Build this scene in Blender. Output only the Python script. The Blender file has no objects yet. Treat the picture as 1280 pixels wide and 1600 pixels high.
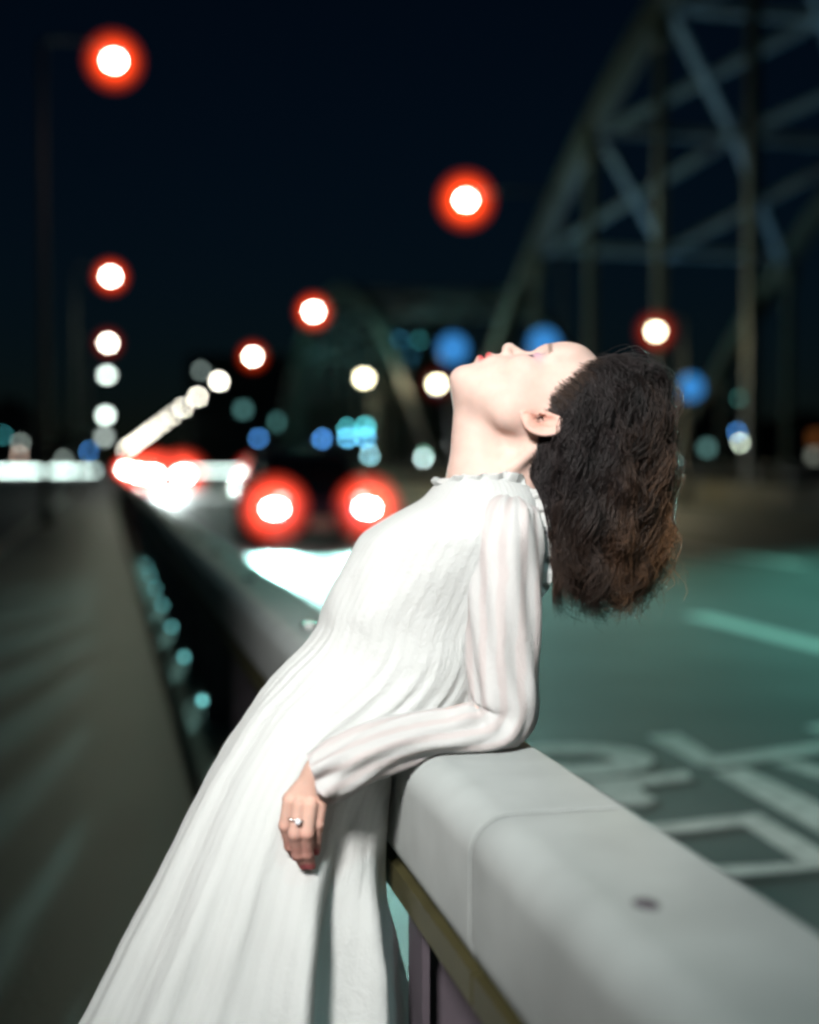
import bpy, bmesh, math, random
import numpy as np
from mathutils import Vector, noise as mnoise
random.seed(7); RNG = np.random.default_rng(7)
sc = bpy.context.scene
COL = sc.collection
R = math.radians

# ------------------------------------------------------------------ camera
FPX = 2200.0                                  # focal length in pixels of a 1280 wide frame
CAM = np.array([0.0, 0.0, 1.2])
PITCH = math.atan(73.0 / FPX); YAW = math.atan(477.0 / FPX * math.cos(PITCH))
cam_d = bpy.data.cameras.new('camera'); cam_o = bpy.data.objects.new('camera', cam_d); COL.objects.link(cam_o)
cam_d.sensor_fit = 'HORIZONTAL'; cam_d.lens = 50.0; cam_d.sensor_width = 50.0 * 1280.0 / FPX
cam_d.clip_start = 0.05; cam_d.clip_end = 5000
cam_o.location = CAM; cam_o.rotation_euler = (R(90) - PITCH, 0, -YAW)
cam_d.dof.use_dof = True; cam_d.dof.focus_distance = 1.90; cam_d.dof.aperture_fstop = 1.65
sc.camera = cam_o
RIGHT = np.array([math.cos(YAW), -math.sin(YAW), 0.0])
FWD = np.array([math.sin(YAW) * math.cos(PITCH), math.cos(YAW) * math.cos(PITCH), -math.sin(PITCH)])
UP = np.cross(RIGHT, FWD)
def ray(u, v): return FWD + RIGHT * ((u - 640) / FPX) + UP * ((800 - v) / FPX)
def P(u, v, D): return CAM + ray(u, v) * D
def on_z(u, v, z): d = ray(u, v); return CAM + d * ((z - CAM[2]) / d[2])
def on_x(u, v, x): d = ray(u, v); return CAM + d * (x / d[0])
def on_y(u, v, y): d = ray(u, v); return CAM + d * (y / d[1])

# ------------------------------------------------------------------ world, exposure
w = bpy.data.worlds.new('World'); sc.world = w; w.use_nodes = True
wn = w.node_tree.nodes; wl = w.node_tree.links
sky = wn.new('ShaderNodeTexSky'); sky.sky_type = 'NISHITA'; sky.sun_disc = False
sky.sun_elevation = R(5); sky.sun_rotation = R(200); sky.air_density = 1.0; sky.dust_density = 0.0; sky.ozone_density = 5.0
wl.new(sky.outputs[0], wn['Background'].inputs[0]); wn['Background'].inputs[1].default_value = 0.0022
sc.view_settings.view_transform = 'Standard'; sc.view_settings.look = 'None'
sc.view_settings.exposure = 0.0; sc.view_settings.gamma = 1.0; sc.view_settings.use_curve_mapping = False
sc.render.engine = 'CYCLES'
cy = sc.cycles
cy.use_adaptive_sampling = False; cy.use_denoising = True; cy.denoising_prefilter = 'ACCURATE'
cy.sample_clamp_direct = 0.0; cy.sample_clamp_indirect = 2.0
cy.filter_width = 2.8; cy.max_bounces = 6; cy.diffuse_bounces = 3; cy.glossy_bounces = 3; cy.transparent_max_bounces = 24; cy.volume_bounces = 0
cy.caustics_reflective = False; cy.caustics_refractive = False

# key: added unseen spot behind camera left, aimed at the woman's upper body
def add_light(name, typ, loc, energy, color, target=None, size=0.1, angle=60, blend=0.5, parent=None):
    l = bpy.data.lights.new(name, typ); l.energy = energy; l.color = color; l.shadow_soft_size = size
    if typ == 'SPOT': l.spot_size = R(angle); l.spot_blend = blend
    o = bpy.data.objects.new(name, l); COL.objects.link(o); o.location = [float(c) for c in loc]
    if target is not None:
        o.rotation_euler = (Vector([float(c) for c in target]) - o.location).to_track_quat('-Z', 'Y').to_euler()
    return o
KEY_POS = np.array([-1.5, -1.5, 3.7])
add_light('key_spot_light', 'SPOT', KEY_POS, 1760, (1.0, 0.965, 0.935), P(670, 870, 1.9), size=0.42, angle=26.5, blend=1.0)

# ------------------------------------------------------------------ materials
MATS = {}
def mat(name, col, rough=0.6, metal=0.0, var=0.15, scale=12.0, bump=0.0, bscale=80.0, spec=0.5, attr=None, emit=None, estr=0.0):
    if name in MATS: return MATS[name]
    m = bpy.data.materials.new(name); m.use_nodes = True; MATS[name] = m
    nt = m.node_tree; n = nt.nodes; l = nt.links; b = n['Principled BSDF']
    b.inputs['Roughness'].default_value = rough; b.inputs['Metallic'].default_value = metal
    b.inputs['Specular IOR Level'].default_value = spec
    tc = n.new('ShaderNodeTexCoord')
    nz = n.new('ShaderNodeTexNoise'); nz.inputs['Scale'].default_value = scale; nz.inputs['Detail'].default_value = 6
    l.new(tc.outputs['Object'], nz.inputs['Vector'])
    mx = n.new('ShaderNodeMix'); mx.data_type = 'RGBA'; mx.blend_type = 'MULTIPLY'; mx.inputs[0].default_value = 1.0
    rp = n.new('ShaderNodeMapRange'); rp.inputs[1].default_value = 0.3; rp.inputs[2].default_value = 0.7
    rp.inputs[3].default_value = 1.0 - var; rp.inputs[4].default_value = 1.0 + var
    l.new(nz.outputs[0], rp.inputs[0]); l.new(rp.outputs[0], mx.inputs[7])
    if attr:
        a = n.new('ShaderNodeVertexColor'); a.layer_name = attr; l.new(a.outputs[0], mx.inputs[6])
    else:
        mx.inputs[6].default_value = (*col, 1)
    l.new(mx.outputs[2], b.inputs['Base Color'])
    if bump > 0:
        nb = n.new('ShaderNodeTexNoise'); nb.inputs['Scale'].default_value = bscale; nb.inputs['Detail'].default_value = 5
        l.new(tc.outputs['Object'], nb.inputs['Vector'])
        bp = n.new('ShaderNodeBump'); bp.inputs['Strength'].default_value = bump; bp.inputs['Distance'].default_value = 0.01
        l.new(nb.outputs[0], bp.inputs['Height']); l.new(bp.outputs[0], b.inputs['Normal'])
    if emit:
        b.inputs['Emission Color'].default_value = (*emit, 1); b.inputs['Emission Strength'].default_value = estr
    return m
def emitter(name, col, s):
    if name in MATS: return MATS[name]
    m = bpy.data.materials.new(name); m.use_nodes = True; MATS[name] = m
    n = m.node_tree.nodes; n.remove(n['Principled BSDF'])
    e = n.new('ShaderNodeEmission'); e.inputs[0].default_value = (*col, 1); e.inputs[1].default_value = s
    m.node_tree.links.new(e.outputs[0], n['Material Output'].inputs[0]); return m
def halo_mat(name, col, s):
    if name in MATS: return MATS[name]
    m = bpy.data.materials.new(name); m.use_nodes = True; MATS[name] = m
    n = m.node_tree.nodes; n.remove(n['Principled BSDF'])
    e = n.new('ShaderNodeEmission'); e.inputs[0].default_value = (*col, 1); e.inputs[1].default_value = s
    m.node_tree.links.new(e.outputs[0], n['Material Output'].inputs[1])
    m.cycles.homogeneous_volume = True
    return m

# ------------------------------------------------------------------ mesh helpers
def tag(o, label=None, cat=None, group=None, kind=None):
    if label: o['label'] = label
    if cat: o['category'] = cat
    if group: o['group'] = group
    if kind: o['kind'] = kind
    return o
def empty(name, loc=(0, 0, 0), rz=0.0):
    o = bpy.data.objects.new(name, None); COL.objects.link(o)
    o.location = [float(c) for c in loc]; o.rotation_euler = (0, 0, rz); return o
def mobj(name, verts, faces, material, parent=None, smooth=False, loc=None):
    me = bpy.data.meshes.new(name)
    me.from_pydata([tuple(map(float, v)) for v in verts], [], [tuple(map(int, f)) for f in faces]); me.update()
    if smooth: me.polygons.foreach_set('use_smooth', [True] * len(me.polygons))
    if material: me.materials.append(material)
    o = bpy.data.objects.new(name, me); COL.objects.link(o)
    if parent is not None: o.parent = parent
    if loc is not None: o.location = [float(c) for c in loc]
    return o
def bm_obj(name, bm, material, parent=None, smooth=False, loc=None):
    me = bpy.data.meshes.new(name); bm.to_mesh(me); bm.free()
    if smooth: me.polygons.foreach_set('use_smooth', [True] * len(me.polygons))
    if material: me.materials.append(material)
    o = bpy.data.objects.new(name, me); COL.objects.link(o)
    if parent is not None: o.parent = parent
    if loc is not None: o.location = [float(c) for c in loc]
    return o
def add_box(bm, c, s, bevel=0.0):
    r = bmesh.ops.create_cube(bm, size=1.0)
    for v in r['verts']:
        v.co = Vector((c[0] + v.co.x * s[0], c[1] + v.co.y * s[1], c[2] + v.co.z * s[2]))
    if bevel > 0:
        es = list({e for v in r['verts'] for e in v.link_edges})
        bmesh.ops.bevel(bm, geom=es, offset=bevel, segments=2, affect='EDGES', profile=0.5)
def box(name, c, s, material, parent=None, bevel=0.0, loc=None):
    bm = bmesh.new(); add_box(bm, c, s, bevel); return bm_obj(name, bm, material, parent, loc=loc)
def add_tube(bm, a, b, r0, r1=None, seg=10):
    a = Vector(a); b = Vector(b); r1 = r0 if r1 is None else r1
    d = (b - a); L = d.length
    if L < 1e-6: return
    q = d.to_track_quat('Z', 'Y')
    r = bmesh.ops.create_cone(bm, cap_ends=True, segments=seg, radius1=r0, radius2=r1, depth=L)
    for v in r['verts']: v.co = q @ v.co + (a + b) / 2
def add_polytube(bm, pts, rad, seg=8):
    """one continuous tube through the points"""
    pts = [Vector([float(c) for c in p]) for p in pts]; loops = []
    for i, p in enumerate(pts):
        d = (pts[min(i + 1, len(pts) - 1)] - pts[max(i - 1, 0)]).normalized(); q = d.to_track_quat('Z', 'Y')
        loops.append([bm.verts.new(p + q @ Vector((rad[i] * math.cos(6.2832 * k / seg), rad[i] * math.sin(6.2832 * k / seg), 0))) for k in range(seg)])
    for a, b in zip(loops[:-1], loops[1:]):
        for k in range(seg): bm.faces.new((a[k], a[(k + 1) % seg], b[(k + 1) % seg], b[k]))
    bm.faces.new(loops[0][::-1]); bm.faces.new(loops[-1])
def add_beam(bm, a, b, wx, wz):
    """square bar from a to b"""
    a = Vector(a); b = Vector(b); d = b - a; L = d.length
    q = d.to_track_quat('Z', 'Y'); r = bmesh.ops.create_cube(bm, size=1.0)
    for v in r['verts']: v.co = q @ Vector((v.co.x * wx, v.co.y * wz, v.co.z * L)) + (a + b) / 2
def add_ball(bm, c, r, seg=16):
    rr = bmesh.ops.create_uvsphere(bm, u_segments=seg, v_segments=max(6, seg // 2), radius=1.0)
    for v in rr['verts']: v.co = Vector((c[0] + v.co.x * r[0], c[1] + v.co.y * r[1], c[2] + v.co.z * r[2]))
def copy_tree(o, parent=None):
    c = o.copy(); COL.objects.link(c); c.parent = parent
    for ch in list(o.children): copy_tree(ch, c)
    return c
def loft(rings, closed=True, cap=False):
    """rings: (n, m, 3) array -> verts, faces"""
    n, m = rings.shape[:2]; V = rings.reshape(-1, 3); F = []
    mm = m if closed else m - 1
    for i in range(n - 1):
        for j in range(mm):
            k = (j + 1) % m
            F.append((i * m + j, i * m + k, (i + 1) * m + k, (i + 1) * m + j))
    if cap:
        F.append(tuple(range(m))[::-1]); F.append(tuple(range((n - 1) * m, n * m)))
    return V, F
def sheet(name, x0, x1, y0, y1, z, material):
    return mobj(name, [(x0, y0, z), (x1, y0, z), (x1, y1, z), (x0, y1, z)], [(0, 1, 2, 3)], material)

# ------------------------------------------------------------------ materials used
def asphalt(name, c1, c2, rough):
    m = mat(name, c1, rough, var=0.35, scale=0.9, bump=0.35, bscale=60.0)
    n = m.node_tree.nodes; l = m.node_tree.links
    mx = [x for x in n if x.type == 'MIX'][0]; tc = [x for x in n if x.type == 'TEX_COORD'][0]
    n2 = n.new('ShaderNodeTexNoise'); n2.inputs['Scale'].default_value = 0.35; n2.inputs['Detail'].default_value = 3
    mp = n.new('ShaderNodeMapping'); mp.inputs['Scale'].default_value = (1.6, 0.25, 1); l.new(tc.outputs['Object'], mp.inputs[0]); l.new(mp.outputs[0], n2.inputs['Vector'])
    m2 = n.new('ShaderNodeMix'); m2.data_type = 'RGBA'; m2.inputs[6].default_value = (*c1, 1); m2.inputs[7].default_value = (*c2, 1)
    l.new(n2.outputs[0], m2.inputs[0]); l.new(m2.outputs[2], mx.inputs[6])
    # grit
    n3 = n.new('ShaderNodeTexNoise'); n3.inputs['Scale'].default_value = 240; l.new(tc.outputs['Object'], n3.inputs['Vector'])
    mr = n.new('ShaderNodeMapRange'); mr.inputs[3].default_value = rough - 0.12; mr.inputs[4].default_value = rough + 0.12
    l.new(n3.outputs[0], mr.inputs[0]); l.new(mr.outputs[0], n['Principled BSDF'].inputs['Roughness'])
    return m
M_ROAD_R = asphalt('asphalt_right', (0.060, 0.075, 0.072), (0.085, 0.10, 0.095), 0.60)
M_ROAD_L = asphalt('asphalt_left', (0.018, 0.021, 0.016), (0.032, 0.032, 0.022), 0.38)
M_GROUND = mat('ground_dark', (0.03, 0.035, 0.03), 0.9)
M_PAINT = mat('road_paint', (0.56, 0.58, 0.55), 0.6, var=0.3, scale=14)
M_CONC = mat('concrete', (0.22, 0.21, 0.16), 0.85, var=0.25, scale=3, bump=0.3)
M_RAIL = mat('rail_paint', (0.43, 0.46, 0.45), 0.45, var=0.11, scale=8, bump=0.08, bscale=30)
M_FLANGE = mat('flange_olive', (0.06, 0.055, 0.022), 0.5, var=0.2)
M_POST = mat('post_grey', (0.09, 0.075, 0.09), 0.55, var=0.2, scale=9)
M_DARK = mat('dark_metal', (0.03, 0.032, 0.033), 0.5)
M_STEEL = mat('steel_bolt', (0.6, 0.62, 0.6), 0.25, metal=1.0)
M_GLINT_BOX = mat('reflector_case', (0.10, 0.16, 0.16), 0.3, var=0.05)
M_GLINT = emitter('glint_teal', (.25, .85, .85), 4.0)  # self-lit colour standing in for glints at the post bases
M_GALV = mat('galvanised', (0.20, 0.22, 0.21), 0.5, metal=0.3, var=0.2)
M_ARCH = mat('arch_paint', (0.032, 0.045, 0.042), 0.55, var=0.2, scale=1.2)
M_BRACE = mat('brace_paint', (0.14, 0.21, 0.26), 0.5, var=0.15, scale=1.2)
M_BLDG = mat('building_grey', (0.06, 0.07, 0.075), 0.8, var=0.2, scale=0.1)
M_BLDG2 = mat('building_teal', (0.05, 0.08, 0.085), 0.8, var=0.2, scale=0.1)

# ------------------------------------------------------------------ ground and road
tag(sheet('ground', -3000, 3000, -400, 4000, -0.02, M_GROUND), kind='structure')
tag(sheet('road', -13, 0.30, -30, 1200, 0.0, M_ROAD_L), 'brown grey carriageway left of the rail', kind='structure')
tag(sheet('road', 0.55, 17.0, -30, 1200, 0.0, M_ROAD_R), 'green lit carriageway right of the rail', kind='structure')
bm = bmesh.new(); add_box(bm, (0.452, 585, 0.04), (0.27, 1230, 0.13), 0.02)
tag(bm_obj('median_kerb', bm, M_CONC), 'low concrete plinth under the rail', kind='structure')
bm = bmesh.new(); add_box(bm, (18.7, 585, 0.06), (3.4, 1230, 0.16), 0.02)
tag(bm_obj('pavement', bm, M_CONC), 'raised concrete pavement with kerb along the right road edge', kind='structure')
def marking(label, polys, z=0.004):
    V = []; F = []
    for poly in polys:
        k = len(V); V += [(p[0], p[1], z) for p in poly]; F.append(tuple(range(k, k + len(poly))))
    o = mobj('road_marking', V, F, M_PAINT); tag(o, label, kind='structure'); return o
def rect(x0, x1, y0, y1): return [(x0, y0), (x1, y0), (x1, y1), (x0, y1)]
marking('solid white edge line on the left carriageway', [rect(-1.56, -1.38, 2, 170)])
for xl, nm in ((4.61, 'nearest'), (8.2, 'second'), (11.8, 'third')):
    marking('dashed white lane line on the right road, %s from the rail' % nm, [rect(xl - .12, xl + .12, y, y + 5) for y in np.arange(5.5 - 60, 160, 10.0) if y > -15])
def gpoly(pts): return [tuple(on_z(u, v, 0.004)[:2]) for u, v in pts]
th = np.linspace(0, 2 * math.pi, 41)
outer = gpoly([(892 + 130 * math.cos(t), 1189 + 26 * math.sin(t)) for t in th]); inner = gpoly([(890 + 68 * math.cos(t), 1186.5 + 8.5 * math.sin(t)) for t in th])
ringp = [[outer[i], outer[i + 1], inner[i + 1], inner[i]] for i in range(40)]
marking('white looped character painted on the right road beside the rail', ringp +
        [gpoly([(905, 1220), (1076, 1206), (1080, 1218), (1000, 1227), (935, 1232)]), gpoly([(925, 1232.5), (1000, 1228), (1008, 1240), (1026, 1248), (1010, 1258), (960, 1258)])])
marking('white crossed character painted on the right road', [
    gpoly([(1010, 1150), (1060, 1147), (1118, 1182), (1092, 1196)]), gpoly([(1093, 1197), (1119, 1182.5), (1420, 1142), (1420, 1156), (1120, 1199)]),
    gpoly([(1113, 1206), (1165, 1200), (1420, 1322), (1420, 1380)]), gpoly([(1205, 1191), (1242, 1188), (1420, 1236), (1420, 1262)]),
    gpoly([(1256, 1137), (1300, 1127), (1420, 1110), (1420, 1124), (1290, 1146)])])
marking('white square character painted on the near right road', [
    gpoly([(990, 1292), (1188, 1271), (1206, 1283), (1020, 1306)]), gpoly([(1162, 1289), (1207, 1284), (1310, 1343), (1250, 1347)]),
    gpoly([(1100, 1354), (1250, 1347.5), (1310, 1343.5), (1290, 1356), (1130, 1372)])])

# ------------------------------------------------------------------ median guard rail
RX0, RX1, RZ0, RZ1 = 0.373, 0.556, 0.668, 0.832
rail = tag(empty('guard_rail', (0.46, 0.8, 0.18)), 'long pale grey box beam guard rail the woman leans on', 'guard rail')
def rail_profile():
    pts = []
    def arc(cx, cz, r, a0, a1, n):
        for t in np.linspace(a0, a1, n): pts.append((cx + r * math.cos(t), cz + r * math.sin(t)))
    arc(RX0 + .045, RZ1 - .045, .045, math.pi, math.pi / 2, 9)
    arc(RX1 - .015, RZ1 - .015, .015, math.pi / 2, 0, 5)
    arc(RX1 - .012, RZ0 + .012, .012, 0, -math.pi / 2, 4)
    arc(RX0 + .03, RZ0 + .03, .03, -math.pi / 2, -math.pi, 6)
    return np.array(pts)
prof = rail_profile()
def beam_piece(y0, y1):
    g = 0.0025
    ys = [y0 + g, y0 + g + .004] + list(np.linspace(y0 + .2, y1 - .2, 6)) + [y1 - g - .004, y1 - g]
    rings = []
    for i, y in enumerate(ys):
        sh = 0.996 if i in (0, len(ys) - 1) else 1.0
        c = prof.mean(0); q = c + (prof - c) * sh
        rings.append([(p[0], y, p[1]) for p in q])
    V, F = loft(np.array(rings), True, True)
    me = [(v[0] - .46, v[1] - .8, v[2] - .18) for v in V]
    o = mobj('rail_beam', me, F, M_RAIL, rail); o.data.polygons.foreach_set('use_smooth', [len(f) == 4 for f in F])
    return o
PITCHY = 1.36
yb = [-3.9, 1.42]
while yb[-1] < 150: yb.append(yb[-1] + PITCHY * (3 if yb[-1] < 40 else 9))
for a, b in zip(yb[:-1], yb[1:]):
    beam_piece(a, b)
    V, F = loft(np.array([[(c_[0] - .46, yy - .8, c_[1] - .18) for c_ in prof.mean(0) + (prof - prof.mean(0)) * .985] for yy in (a - .02, a + .02)]), True, True); mobj('joint_seal', V, F, M_DARK, rail)
    box('flange', (.40 - .46, (a + b) / 2 - .8, RZ0 - .022 - .18), (.05, b - a - .01, .036), M_FLANGE, rail)
y = 3.17 - 4 * PITCHY; k = 0; post0 = None
while y < 75:
    if post0 is None:
        bm = bmesh.new()
        add_box(bm, (0, 0, .190), (.115, .012, .54)); add_box(bm, (-.055, 0, .190), (.010, .085, .54)); add_box(bm, (.055, 0, .190), (.010, .085, .54))
        post0 = bm_obj('post', bm, M_POST, rail)
        bp = box('base_plate', (0, 0, -.067), (.17, .17, .016), M_GALV, post0)
        bm = bmesh.new()
        for sx in (-1, 1):
            for sy in (-1, 1): add_tube(bm, (sx * .066, sy * .066, -.059), (sx * .066, sy * .066, -.033), .013, .011, 6)
        tag(bm_obj('bolts', bm, M_STEEL, post0), kind='stuff')
        bm = bmesh.new(); add_box(bm, (-.070, 0, .045), (.02, .055, .045), .006); rf = bm_obj('added_glint_box', bm, M_GLINT_BOX, post0)
        glint_box = rf; bm = bmesh.new(); add_ball(bm, (-.070, -.030, .045), (.011, .006, .011), 10); bm_obj('base_glint', bm, M_GLINT, rf)  # glowing ball added for the glint of headlights at the post base
        bm = bmesh.new(); add_tube(bm, (-.005, 0, RZ1 - .18), (-.005, 0, RZ1 - .18 + .012), .022, .016, 12); bm_obj('cap_bolt', bm, M_STEEL, post0)
        p = post0
    else:
        p = copy_tree(post0, rail)
        if y > 15:
            for ch in list(p.children):
                if ch.name.startswith('added_glint_box'):
                    for g_ in list(ch.children): bpy.data.objects.remove(g_)
    p.location = (-.0, y - .8, 0.0)
    y += PITCHY; k += 1
# a shallow dark scuff on the top of the near beam
sp = on_z(1010, 1411, RZ1 + .001)
bm = bmesh.new(); add_ball(bm, (sp[0] - .46, sp[1] - .8, RZ1 - .18), (.011, .016, .0022), 16); bm_obj('scuff', bm, M_POST, rail)

# ------------------------------------------------------------------ person
woman = tag(empty('person', (0.16, 1.95, 0.0)), 'person in a long white dress leaning back over the rail with face to the sky', 'person')
WL = np.array([0.16, 1.95, 0.0])
S_ = -FWD
def smin(a, b, k):
    h = np.clip(0.5 + 0.5 * (b - a) / k, 0, 1); return b * (1 - h) + a * h - k * h * (1 - h)
def smax(a, b, k): return -smin(-a, -b, k)
def sd_ell(X, c, r):
    q = (X - np.array(c)) ; r = np.array(r, float)
    k0 = np.sqrt(((q / r) ** 2).sum(-1)); k1 = np.sqrt(((q / r ** 2) ** 2).sum(-1)); return k0 * (k0 - 1) / np.maximum(k1, 1e-9)
def sd_cap(X, a, b, r0, r1):
    a = np.array(a, float); b = np.array(b, float); pa = X - a; ba = b - a
    h = np.clip((pa @ ba) / (ba @ ba), 0, 1); return np.sqrt(((pa - h[..., None] * ba) ** 2).sum(-1)) - (r0 + (r1 - r0) * h)
def grid(lo, hi, h):
    ax = [np.arange(lo[i], hi[i] + h, h) for i in range(3)]
    return np.stack(np.meshgrid(*ax, indexing='ij'), -1).astype(np.float64)
def surface_nets(F, lo, h):
    n = np.array(F.shape) - 1
    pos = np.zeros((*n, 3)); cnt = np.zeros(n)
    corners = [(i, j, k) for i in (0, 1) for j in (0, 1) for k in (0, 1)]
    sl = lambda c: F[c[0]:c[0] + n[0], c[1]:c[1] + n[1], c[2]:c[2] + n[2]]
    for a in corners:
        for ax in range(3):
            if a[ax] == 0:
                b = list(a); b[ax] = 1
                fa, fb = sl(a), sl(b); m = (fa < 0) != (fb < 0)
                t = np.where(m, fa / np.where(fa == fb, 1, fa - fb), 0)
                p = np.array(a, float)[None, None, None, :].repeat(n[0], 0).repeat(n[1], 1).repeat(n[2], 2) if False else None
                for d in range(3):
                    pos[..., d] += np.where(m, a[d] + (t if d == ax else 0), 0)
                cnt += m
    act = cnt > 0
    idx = -np.ones(n, int); idx[act] = np.arange(act.sum())
    I = np.argwhere(act); V = np.array(lo) + h * (I + pos[act] / cnt[act][:, None])
    Q = []
    for ax in range(3):
        o1, o2 = [d for d in range(3) if d != ax]
        if ax == 1: o1, o2 = o2, o1
        fa = F; s0 = [slice(None)] * 3; s1 = [slice(None)] * 3; s0[ax] = slice(0, -1); s1[ax] = slice(1, None)
        A = F[tuple(s0)] < 0; B = F[tuple(s1)] < 0
        for flip, m in ((False, A & ~B), (True, ~A & B)):
            E = np.argwhere(m)
            E = E[(E[:, o1] > 0) & (E[:, o2] > 0) & (E[:, o1] < n[o1]) & (E[:, o2] < n[o2])]
            if not len(E): continue
            q = []
            for d1, d2 in ((0, 0), (-1, 0), (-1, -1), (0, -1)):
                c = E.copy(); c[:, o1] += d1; c[:, o2] += d2; q.append(idx[c[:, 0], c[:, 1], c[:, 2]])
            q = np.stack(q, 1); Q.append(q if not flip else q[:, ::-1])
    return V, np.concatenate(Q)

# head frame (millimetres): f forward of the face, c towards the crown, s towards the camera
DM = 1.955; HK = 1.03e-3
HO = P(825, 657, DM)
HPHI = R(85)
HF = -RIGHT * math.cos(HPHI) + UP * math.sin(HPHI); HC = RIGHT * math.sin(HPHI) + UP * math.cos(HPHI); HS = S_
HM = np.stack([HF, HC, HS], 1)                   # head -> world columns
def h2w(X): return HO + (np.asarray(X, float) * HK) @ HM.T
def w2h(W): return ((np.asarray(W, float) - HO) @ HM) / HK
def head_sdf(X):
    A = np.abs(X[..., 2]); Xs = X.copy(); Xs[..., 2] = A
    d = sd_ell(X, (0, 54, 0), (94, 75, 72))
    d = smin(d, sd_ell(X, (44, 8, 0), (44, 52, 60)), 22)
    d = smin(d, sd_ell(X, (46, -38, 0), (44, 48, 50)), 22)
    d = smin(d, sd_ell(Xs, (58, -4, 40), (26, 22, 20)), 16)           # cheekbone
    d = smin(d, sd_cap(Xs, (6, -34, 42), (58, -82, 14), 13, 16), 26) # jaw
    d = smin(d, sd_ell(Xs, (14, -14, 46), (30, 32, 17)), 20)          # cheek back to the ear
    d = smin(d, sd_ell(X, (64, -83, 0), (15, 16, 18)), 12)            # chin
    d = smin(d, sd_ell(X, (78, 52, 0), (20, 34, 48)), 20)             # forehead
    d = smin(d, sd_cap(Xs, (88, 33, 0), (76, 36, 42), 7, 6), 12)      # brow
    d = smax(d, -sd_ell(Xs, (97, 17, 31), (16, 13, 19)), 12)          # eye socket
    d = smin(d, sd_ell(Xs, (72, 17, 30), (15, 13, 17)), 5)            # closed lid
    d = smin(d, sd_cap(X, (79, 13, 0), (97, -15, 0), 6, 8), 7)        # nose
    d = smin(d, sd_ell(X, (98, -19, 0), (8, 7.5, 9)), 6)
    d = smin(d, sd_ell(Xs, (90, -22, 11), (9, 7, 6)), 5)
    d = smax(d, -sd_ell(Xs, (94, -29, 7), (5, 3, 3.2)), 2)            # nostril
    d = smin(d, sd_ell(X, (80, -44, 0), (12, 16, 24)), 10)            # mouth mound
    d = smin(d, sd_ell(X, (88, -45, 0), (8.5, 5.5, 19)), 4)           # upper lip
    d = smin(d, sd_ell(X, (84.5, -58, 0), (9, 6, 17)), 4)             # lower lip
    d = smax(d, -sd_ell(X, (94, -51.5, 0), (10, 1.4, 24)), 2.5)       # mouth line
    # ear
    Y = Xs - np.array([-9, 13, 74]); cs, sn = math.cos(R(12)), math.sin(R(12))
    E = np.stack([Y[..., 0] * cs + Y[..., 1] * sn, -Y[..., 0] * sn + Y[..., 1] * cs, Y[..., 2] + 0.35 * Y[..., 0]], -1)
    E = E / .86
    e = sd_ell(E, (0, 0, 0), (19, 29, 6))
    e = smax(e, -sd_ell(E, (2, -1, 7), (13, 20, 7)), 2)
    ang = np.sqrt((E[..., 0] / 17.5) ** 2 + (E[..., 1] / 26.5) ** 2)
    ring = np.sqrt(((ang - 1) * 20) ** 2 + (E[..., 2] - 3) ** 2) - 4.2
    ring = ring + np.clip(E[..., 0] - np.where(E[..., 1] < 4, 1.0, 13.0), 0, None) * 1.2
    e = e + np.clip(E[..., 0] - 9, 0, None) * np.clip(-E[..., 1] / 12, 0, 1) * .8
    e = smin(e, ring, 3)
    e = smin(e, sd_cap(E, (-8, 14, 2), (-6, -14, 2), 3.0, 3.5), 3)    # antihelix
    e = smin(e, sd_ell(E, (14, -3, 2), (4.5, 6, 5)), 3)               # tragus
    e = smax(e, -sd_ell(E, (5, -4, 3), (8, 10, 8)), 1.5)                 # concha
    e = smin(e, sd_ell(E, (6, -27, 0), (9, 9, 6)), 4)                 # lobe
    d = smin(d, e, 3)
    return d
NK = [w2h(P(744, 632, DM)), w2h(P(757, 752, DM)), w2h(P(826, 690, DM)), w2h(P(785, 800, DM)), w2h(P(742, 860, DM))]
TEN = [w2h(P(838, 700, DM - .055)), w2h(P(748, 775, DM - .045))]
def head_neck(X):
    d = head_sdf(X)
    nk = smin(sd_cap(X, NK[0], NK[1], 30, 50), sd_cap(X, NK[2], NK[3], 43, 47), 18)
    nk = smin(nk, sd_cap(X, NK[1], NK[4], 49, 46), 12)
    nk = smin(nk, sd_cap(X, TEN[0], TEN[1], 4, 5), 22)
    return smin(d, nk, 20)
lo = np.array([-180.0, -150.0, -92.0]); hi = np.array([118.0, 138.0, 92.0])
h = 2.2
V1, Q1 = surface_nets(head_neck(grid(lo, hi, h)), lo, h)
C1 = np.tile(np.array([0.68, 0.48, 0.41]), (len(V1), 1))
def blend_col(C, wgt, col): C[:] = C * (1 - wgt[:, None]) + np.array(col) * wgt[:, None]
def gau(V, c, r): return np.exp(-(((V - np.array(c)) / np.array(r)) ** 2).sum(1))
Va = V1.copy(); Va[:, 2] = np.abs(Va[:, 2])
blend_col(C1, np.clip(gau(Va, (80, 0, 45), (25, 18, 20)) * .35, 0, 1), (0.80, 0.42, 0.38))
blend_col(C1, np.clip(gau(Va, (-8, 12, 76), (22, 30, 12)) * .55, 0, 1), (0.70, 0.30, 0.22))
for ec, er, ek in (((3, 1, 72), (6, 5, 9), .8), ((-3, 20, 76), (3.5, 8, 9), .55), ((8, -9, 72), (4, 4, 8), .5), ((-12, 4, 76), (4, 14, 8), .35)):
    blend_col(C1, np.clip(gau(Va, ec, er) * ek, 0, 1), (0.34, 0.10, 0.06))
lip = (np.clip(1.3 - ((V1[:, 1] + 51) / 10) ** 2, 0, 1) * np.clip(1.4 - (V1[:, 2] / 21) ** 2, 0, 1) * (V1[:, 0] > 76))
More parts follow.
